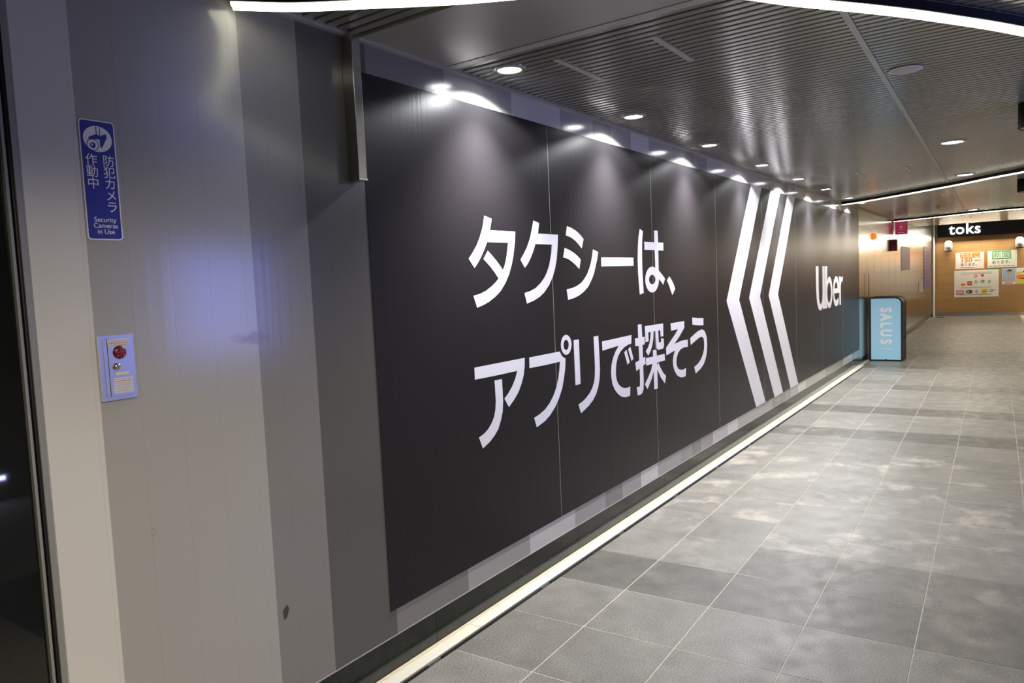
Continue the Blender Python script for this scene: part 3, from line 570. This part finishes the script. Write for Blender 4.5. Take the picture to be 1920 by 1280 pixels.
# ------------------------------------------------------------------ brochure rack
RX, RY0, RY1, RH, RD = 13.62, -.045, -.535, 1.06, .50
rk = empty('brochure_rack', (RX, -.29, 0)); tag(rk, 'pale blue brochure stand marked SALUS with black rounded frame by the wall', 'brochure stand')
def outline(inset, top_r):
    y0, y1, h = -(-RY0)-inset, -(-RY1)+inset, RH-inset
    # coordinates (u = -y, z)
    u0, u1 = -RY0+inset, -RY1-inset
    p = [(u0, inset+.0), (u1, inset+.0), (u1, h-top_r)]
    p += [(u1-top_r+top_r*math.cos(math.radians(a)), h-top_r+top_r*math.sin(math.radians(a))) for a in range(10, 90, 10)]
    return p+[(u1-top_r, h), (u0, h)]
def shell(name, o_out, o_in, thick, x0, m):
    vs, fs = [], []
    n = len(o_out)
    for xx in (x0, x0+thick):
        for u, z in o_out: vs.append((xx, -u, z))
        for u, z in o_in: vs.append((xx, -u, z))
    for i in range(n):
        j = (i+1) % n
        fs += [(i, j, n+j, n+i), (2*n+i, 3*n+i, 3*n+j, 2*n+j), (i, 2*n+i, 2*n+j, j), (n+i, n+j, 3*n+j, 3*n+i)]
    me = pymesh(vs, fs); b2 = bmesh.new(); b2.from_mesh(me); bmesh.ops.recalc_face_normals(b2, faces=b2.faces[:]); b2.to_mesh(me); b2.free()
    return link(name, me, m)
child(shell('front_frame', outline(0, .11), outline(.022, .09), .03, RX, M['rackblack']), rk)
child(shell('body_shell', outline(.004, .108), outline(.014, .10), RD-.05, RX+.03, M['rackblack']), rk)
child(shell('back_frame', outline(0, .11), outline(.022, .09), .02, RX+RD-.02, M['rackblack']), rk)
child(prism('front_panel', outline(.022, .09), .006, (RX+.012, 0, 0), mY, Z, M['rack']), rk)
child(box('shelf', (RX+.05, RX+RD-.03, RY1+.004, RY0-.02, .36, .375), M['whitewall']), rk)
child(box('shelf', (RX+.05, RX+RD-.03, RY1+.02, RY0-.02, .72, .73), M['rackblack']), rk)
child(prism('latch', circ(.29, .014, .022, .018, 16), .006, (RX+.0, 0, 0), mY, Z, M['rackblack']), rk)
child(box('pole', (RX+.05, RX+.06, -.035, -.025, 0, 1.46), M['rubber']), rk)
DZ = (0, 0, -1)
for k, (zc_, ch) in enumerate(((.845, 'S'), (.727, 'A'), (.60, 'L'), (.465, 'U'), (.322, 'S'))):
    child(text('letter', ch, .225, (RX+.0045, -.285, zc_), DZ, mY, M['wprint'], None, .009, sx=.74), rk)
child(box('divider_line', (RX+.0045, RX+.0055, -.362, -.205, .198, .208), M['wprint']), rk)

# ------------------------------------------------------------------ things on the far metal wall
ws = empty('projecting_sign', (17.1, 0, 2.35)); tag(ws, 'maroon projecting sign with small white marks hanging by far metal wall', 'sign')
child(box('case', (17.05, 17.15, -.235, -.02, 2.20, 2.485), M['house'], None, .004), ws)
child(box('face', (17.044, 17.050, -.232, -.023, 2.203, 2.482), M['maroon']), ws)
for q_ in ([[(.10, 2.33), (.118, 2.355), (.13, 2.375), (.142, 2.355), (.16, 2.33), (.13, 2.32)]], [[(.08, 2.44), (.18, 2.44), (.18, 2.45), (.08, 2.45)]], [[(.09, 2.285), (.17, 2.285), (.17, 2.292), (.09, 2.292)]], [[(.07, 2.225), (.19, 2.225), (.19, 2.237), (.07, 2.237)]]): child(flat('printed_mark', [q_], (17.043, 0, 0), mY, Z, M['lilac']), ws)
bxr = empty('alarm_box', (16.6, 0, 1.98)); tag(bxr, 'dark red alarm box on far metal wall below the maroon sign', 'alarm box')
child(box('case', (16.55, 16.68, -.115, -.001, 1.86, 2.09), M['red'], None, .006), bxr)
child(box('top_lamp', (16.56, 16.67, -.108, -.01, 2.09, 2.115), M['letterlit'], None, .003), bxr)
rl = lathe('red_lamp', [(0, .06), (.03, .055), (.055, .03), (.065, 0)], (14.35, -.001, 2.09), M['ledred'], None, 4, 'Y')
tag(rl, 'glowing orange red signal lamp on polished metal wall above brochure stand', 'lamp')
nt = box('wall_notice', (18.15, 19.75, -.006, -.001, 1.46, 1.98), M['lilac']); tag(nt, 'pale lilac paper notice on the far polished metal wall', 'notice')
bn = empty('vertical_banner', (24.0, 0, 1.0)); tag(bn, 'narrow purple vertical banner with white characters near far corner', 'banner')
child(box('sheet', (22.9, 24.5, -.008, -.001, .92, 2.05), M['purple']), bn)
q = []
for r_ in range(11):
    z_ = 1.97-r_*.098
    for c_ in range(3):
        u = 23.10+c_*.10+random.uniform(-.02, .02); q.append([[(u, z_), (u+.07, z_+.01), (u+.06, z_-.03), (u+.01, z_-.035)]])
child(flat('printed_characters', q, (0, -.0085, 0), X, Z, M['wprint']), bn)['kind'] = 'stuff'
wn = box('wall_notice', (21.7, 22.7, -.006, -.001, .86, 1.16), M['whitewall']); tag(wn, 'small white paper notice left of the purple banner', 'notice')
cp = box('corner_post', (25.28, 25.74, -.045, -.002, .0, 2.79), M['whitewall'], None, .004); tag(cp, 'pale vertical corner post between metal wall and wooden shop wall', 'post')

# ------------------------------------------------------------------ shop wall at the end
RZ = math.radians(5.6)
UE = (math.sin(RZ), -math.cos(RZ), 0)      # to the right along the end wall
UEv = Vector(UE); OE = Vector((25.80, 0, 0)); NE = UEv.cross(Vector(Z))   # faces the camera
def ebox(name, u0, u1, z0, z1, d0, d1, m, par=None, kind=None):
    """box on the end wall: u to the right, d out towards the camera"""
    vs = [OE+UEv*u+NE*d+Vector((0, 0, z)) for z in (z0, z1) for u, d in ((u0, d1), (u1, d1), (u1, d0), (u0, d0))]
    me = pymesh(vs, CUBE); b2 = bmesh.new(); b2.from_mesh(me); bmesh.ops.recalc_face_normals(b2, faces=b2.faces[:]); b2.to_mesh(me); b2.free()
    o = link(name, me, m, par)
    if kind: o['kind'] = kind
    return o
def eflat(name, loops, m, par, d): return child(flat(name, loops, OE+NE*d, UE, Z, m), par) if par else flat(name, loops, OE+NE*d, UE, Z, m)
def R4(u0, u1, z0, z1): return [(u0, z0), (u1, z0), (u1, z1), (u0, z1)]
we = ebox('wall_back', -.3, 4.7, -.02, 3.0, -.10, -.013, M['core'], kind='structure')
for k in range(4):
    ebox('wood_panel', .02+k*1.2, .02+(k+1)*1.2-.004, .105, 2.345, -.012, 0, M['wood'], we)
ebox('baseboard_back', .0, 4.7, 0, .10, -.011, .004, M['steel'], kind='structure')
fascia = empty('shop_fascia', OE+UEv*1.0+Vector((0, 0, 2.35))); tag(fascia, 'black shop fascia board with glowing white toks letters above wooden wall', 'shop sign')
child(ebox('board', .10, 4.6, 2.352, 2.76, .001, .10, M['dark']), fascia)
child(ebox('end_cap', .055, .095, 2.30, 2.80, .001, .105, M['frame']), fascia)
child(ebox('top_trim', .055, 4.6, 2.762, 2.80, .001, .12, M['frame']), fascia)
text_o = text('letters', 'toks', .43, OE+UEv*.80+NE*.125+Vector((0, 0, 2.555)), UE, Z, M['letterlit'], None, .004, thick=.018, sx=1.0, spacing=1.08)
child(text_o, fascia)
def wl_lamp(u, label):
    e = empty('wall_lamp', OE+UEv*u+Vector((0, 0, 2.0))); tag(e, label, 'wall lamp', 'white wall lamps on the wooden wall')
    p = OE+UEv*u+NE*.12
    child(lathe('shade', [(0, .30), (.05, .295), (.088, .26), (.105, .20), (.108, .0), (.10, .0), (.098, .02)], (p.x, p.y, 1.95), M['lampwhite'], None, 24), e)
    child(lathe('dark_base', [(0, -.02), (.09, -.02), (.097, .018)], (p.x, p.y, 1.95), M['house'], None, 24), e)
    child(lathe('front_lens', [(0, .012), (.045, .010), (.06, 0)], (p.x-.108, p.y, 2.06), M['grey'], None, 20, 'X'), e)
    child(ebox('bracket', u-.03, u+.03, 2.02, 2.10, 0, .03, M['lampwhite']), e)
wl_lamp(.385, 'white domed wall lamp at the left end of the wooden wall'); wl_lamp(2.14, 'white domed wall lamp above the green framed poster')
# tobacco poster
def paper(name, u0, u1, z0, z1, label, cat='poster', edge=None, d=.002):
    e = empty(name, OE+UEv*((u0+u1)/2)+NE*.001+Vector((0, 0, z0))); tag(e, label, cat, 'paper posters on the wooden wall')
    child(ebox('sheet', u0, u1, z0, z1, .001, d, M['paper']), e)
    if edge:
        w = .018
        eflat('border', [[R4(u0, u1, z0, z1), R4(u0+w, u1-w, z0+w, z1-w)]], M[edge], e, d+.0006)
    return e
def etxt(body, size, u, z, m, par, d=.004, bold=.0, sx=1.0): return child(text('lettering', body, size, OE+UEv*u+NE*d+Vector((0, 0, z)), UE, Z, M[m], None, bold, sx=sx), par)
p1 = paper('wall_poster', .555, 1.305, 1.375, 1.895, 'orange bordered tobacco poster with large 150, upper left on wooden wall', edge='orange')
eflat('orange_band', [[R4(.69, 1.19, 1.715, 1.865)]], M['orange'], p1, .0032)
etxt('たばこ', .150, .94, 1.787, 'paper', p1, .0042, 0, 1.1)
etxt('150', .165, .845, 1.640, 'orange', p1, .0036, .006, 1.25)
etxt('種類以上', .055, 1.16, 1.625, 'orange', p1, .0036)
etxt('あります。', .095, .93, 1.515, 'ink', p1, .0036)
eflat('printed_line', [[R4(.70, 1.06, 1.425, 1.437)]], M['grey'], p1, .0034)
p2 = paper('wall_poster', 1.355, 2.115, 1.375, 1.905, 'green bordered newspaper poster, upper right on wooden wall', edge='green')
eflat('green_frame', [[R4(1.49, 1.95, 1.64, 1.875), R4(1.512, 1.928, 1.662, 1.853)]], M['green'], p2, .0034)
etxt('新聞', .205, 1.72, 1.757, 'green', p2, .0036)
etxt('あります。', .105, 1.74, 1.545, 'ink', p2, .0036)
eflat('printed_line', [[R4(1.40+.11*k, 1.49+.11*k, 1.428, 1.446)] for k in range(6)], M['grey'], p2, .0034)
p3 = paper('wall_poster', .54, 1.655, .555, 1.345, 'white poster of small coloured payment marks, lower left on wooden wall')
def lg(u, z, w, h, m, round_=True): eflat('logo', [[circ(u, z, w, h, 20)]] if round_ else [[R4(u-w, u+w, z-h, z+h)]], M[m], p3, .0034)
lg(1.08, 1.17, .045, .042, 'orange'); lg(1.25, 1.185, .040, .036, 'lred'); lg(.77, .93, .062, .040, 'orange'); lg(.93, .965, .058, .058, 'lred', False)
lg(1.09, 1.005, .042, .042, 'lblue'); lg(1.255, 1.01, .050, .040, 'green'); lg(1.42, 1.0, .040, .050, 'palegrey')
lg(.69, .700, .098, .062, 'pink', False); lg(.92, .715, .090, .055, 'dgreen'); lg(1.105, .715, .035, .050, 'palegrey'); lg(1.30, .720, .075, .072, 'yellow', False)
eflat('logo', [[circ(1.47, .735, .040, .038, 20), circ(1.47, .735, .024, .024, 16)], [R4(1.50, 1.58, .748, .758)]], M['navy'], p3, .0034)
eflat('logo_mark', [[circ(1.08, 1.17, .018, .018, 12)], [R4(.895, .965, .955, .972)], [R4(.62, .76, .685, .715)], [circ(.895, .715, .028, .028, 14), circ(.895, .715, .014, .014, 12)], [circ(1.245, 1.01, .02, .016, 12)]], M['paper'], p3, .0046)
eflat('logo_mark', [[R4(1.245, 1.355, .712, .732)]], M['dgreen'], p3, .0046)
for z_ in (1.27, 1.235, .835, .628): eflat('printed_line', [[R4(.72, 1.48, z_, z_+.008)]], M['grey'], p3, .0034)
p4 = paper('wall_poster', 1.735, 2.065, .895, 1.355, 'small portrait poster of a dark haired person in pale clothes')
eflat('backdrop', [[R4(1.75, 2.05, .975, 1.340)]], M['lblue'], p4, .0030)
eflat('pale_jacket', [[[(1.80, .98), (1.82, 1.12), (1.87, 1.17), (1.93, 1.18), (1.99, 1.16), (2.02, 1.10), (2.03, .98)]]], M['palegrey'], p4, .0036)
eflat('face', [[circ(1.915, 1.235, .038, .052, 20)], [R4(1.898, 1.932, 1.165, 1.20)], [circ(1.905, 1.05, .030, .020, 12)]], M['skin'], p4, .0042)
eflat('hair', [[[(1.868, 1.235), (1.862, 1.285), (1.885, 1.318), (1.925, 1.325), (1.962, 1.300), (1.968, 1.245), (1.950, 1.270), (1.915, 1.282), (1.882, 1.268)]]], M['ink'], p4, .0050)
eflat('red_line', [[R4(1.80, 2.0, .925, .945)]], M['lred'], p4, .0034)
p5 = paper('wall_poster', 2.075, 2.62, .905, 1.36, 'orange and yellow poster cut by the right edge of the photo')
eflat('orange_band', [[R4(2.085, 2.60, .99, 1.17)]], M['orange'], p5, .0030)
eflat('yellow_band', [[R4(2.085, 2.60, .93, 1.04)], [R4(2.085, 2.22, 1.20, 1.25)]], M['yellow'], p5, .0036)
eflat('dark_mark', [[[(2.14, 1.04), (2.60, 1.02), (2.60, 1.06), (2.20, 1.065)]], [R4(2.24, 2.5, 1.23, 1.27)]], M['ink'], p5, .0042)
# small warm lamps washing the wood below the fascia
for u in (.9, 2.6, 3.9):
    L = bpy.data.lights.new('fascia_lamp', 'AREA'); L.shape = 'RECTANGLE'; L.size = 1.5; L.size_y = .05; L.energy = 24; L.color = (1, .87, .66)
    o = bpy.data.objects.new('fascia_lamp', L); C.objects.link(o)
    pz = OE+UEv*u+NE*.30+Vector((0, 0, 2.34)); o.matrix_world = Matrix.Translation(pz) @ Matrix.Rotation(RZ, 4, 'Z') @ Matrix.Rotation(math.radians(90), 4, 'Z') @ Matrix.Rotation(math.radians(22), 4, 'X')
fg = box('floor_grate', (25.15, 25.5, -.30, -.12, -.01, .002), M['dark']); tag(fg, 'small dark floor grate at the foot of the corner post', 'grate')

# ------------------------------------------------------------------ unseen sides that close the corridor
wr = box('wall_right', (-6, 27.2, -4.72, -4.6, -.06, 3.0), M['drab']); tag(wr, kind='structure')
wb = box('wall_front', (-6.1, -6, -4.72, .12, -.06, 3.0), M['drab']); tag(wb, kind='structure')
ds = empty('display_screen', (4.3, -4.55, .8)); tag(ds, 'glowing blue display screen on the opposite wall, mirrored in the pale wall panels', 'screen')
child(box('casing', (3.96, 5.18, -4.595, -4.54, .92, 2.08), M['house'], None, .006), ds)
child(box('screen', (4.02, 5.12, -4.539, -4.530, .98, 2.02), M['screen']), ds)
lb = empty('light_bar', (1.9, -4.57, .19)); tag(lb, 'low bluish white light bar on the opposite side, mirrored in the dark door glass', 'light')
child(box('housing', (1.15, 2.60, -4.597, -4.57, .15, .23), M['house'], None, .004), lb)
child(box('tube', (1.2, 2.55, -4.569, -4.56, .175, .205), M['bartube']), lb)
sh = empty('added_glow_panel', (13.0, -4.55, .8)); tag(sh, 'added warm glowing panel on the unseen opposite wall', 'light panel')  # added out of view; its brown glow lights the corridor and wall reflections
child(box('frame', (11.6, 16.0, -4.595, -4.55, .3, 2.35), M['frame'], None, .006), sh)
child(box('glow_face', (11.7, 15.9, -4.549, -4.54, .4, 2.25), M['brown']), sh)
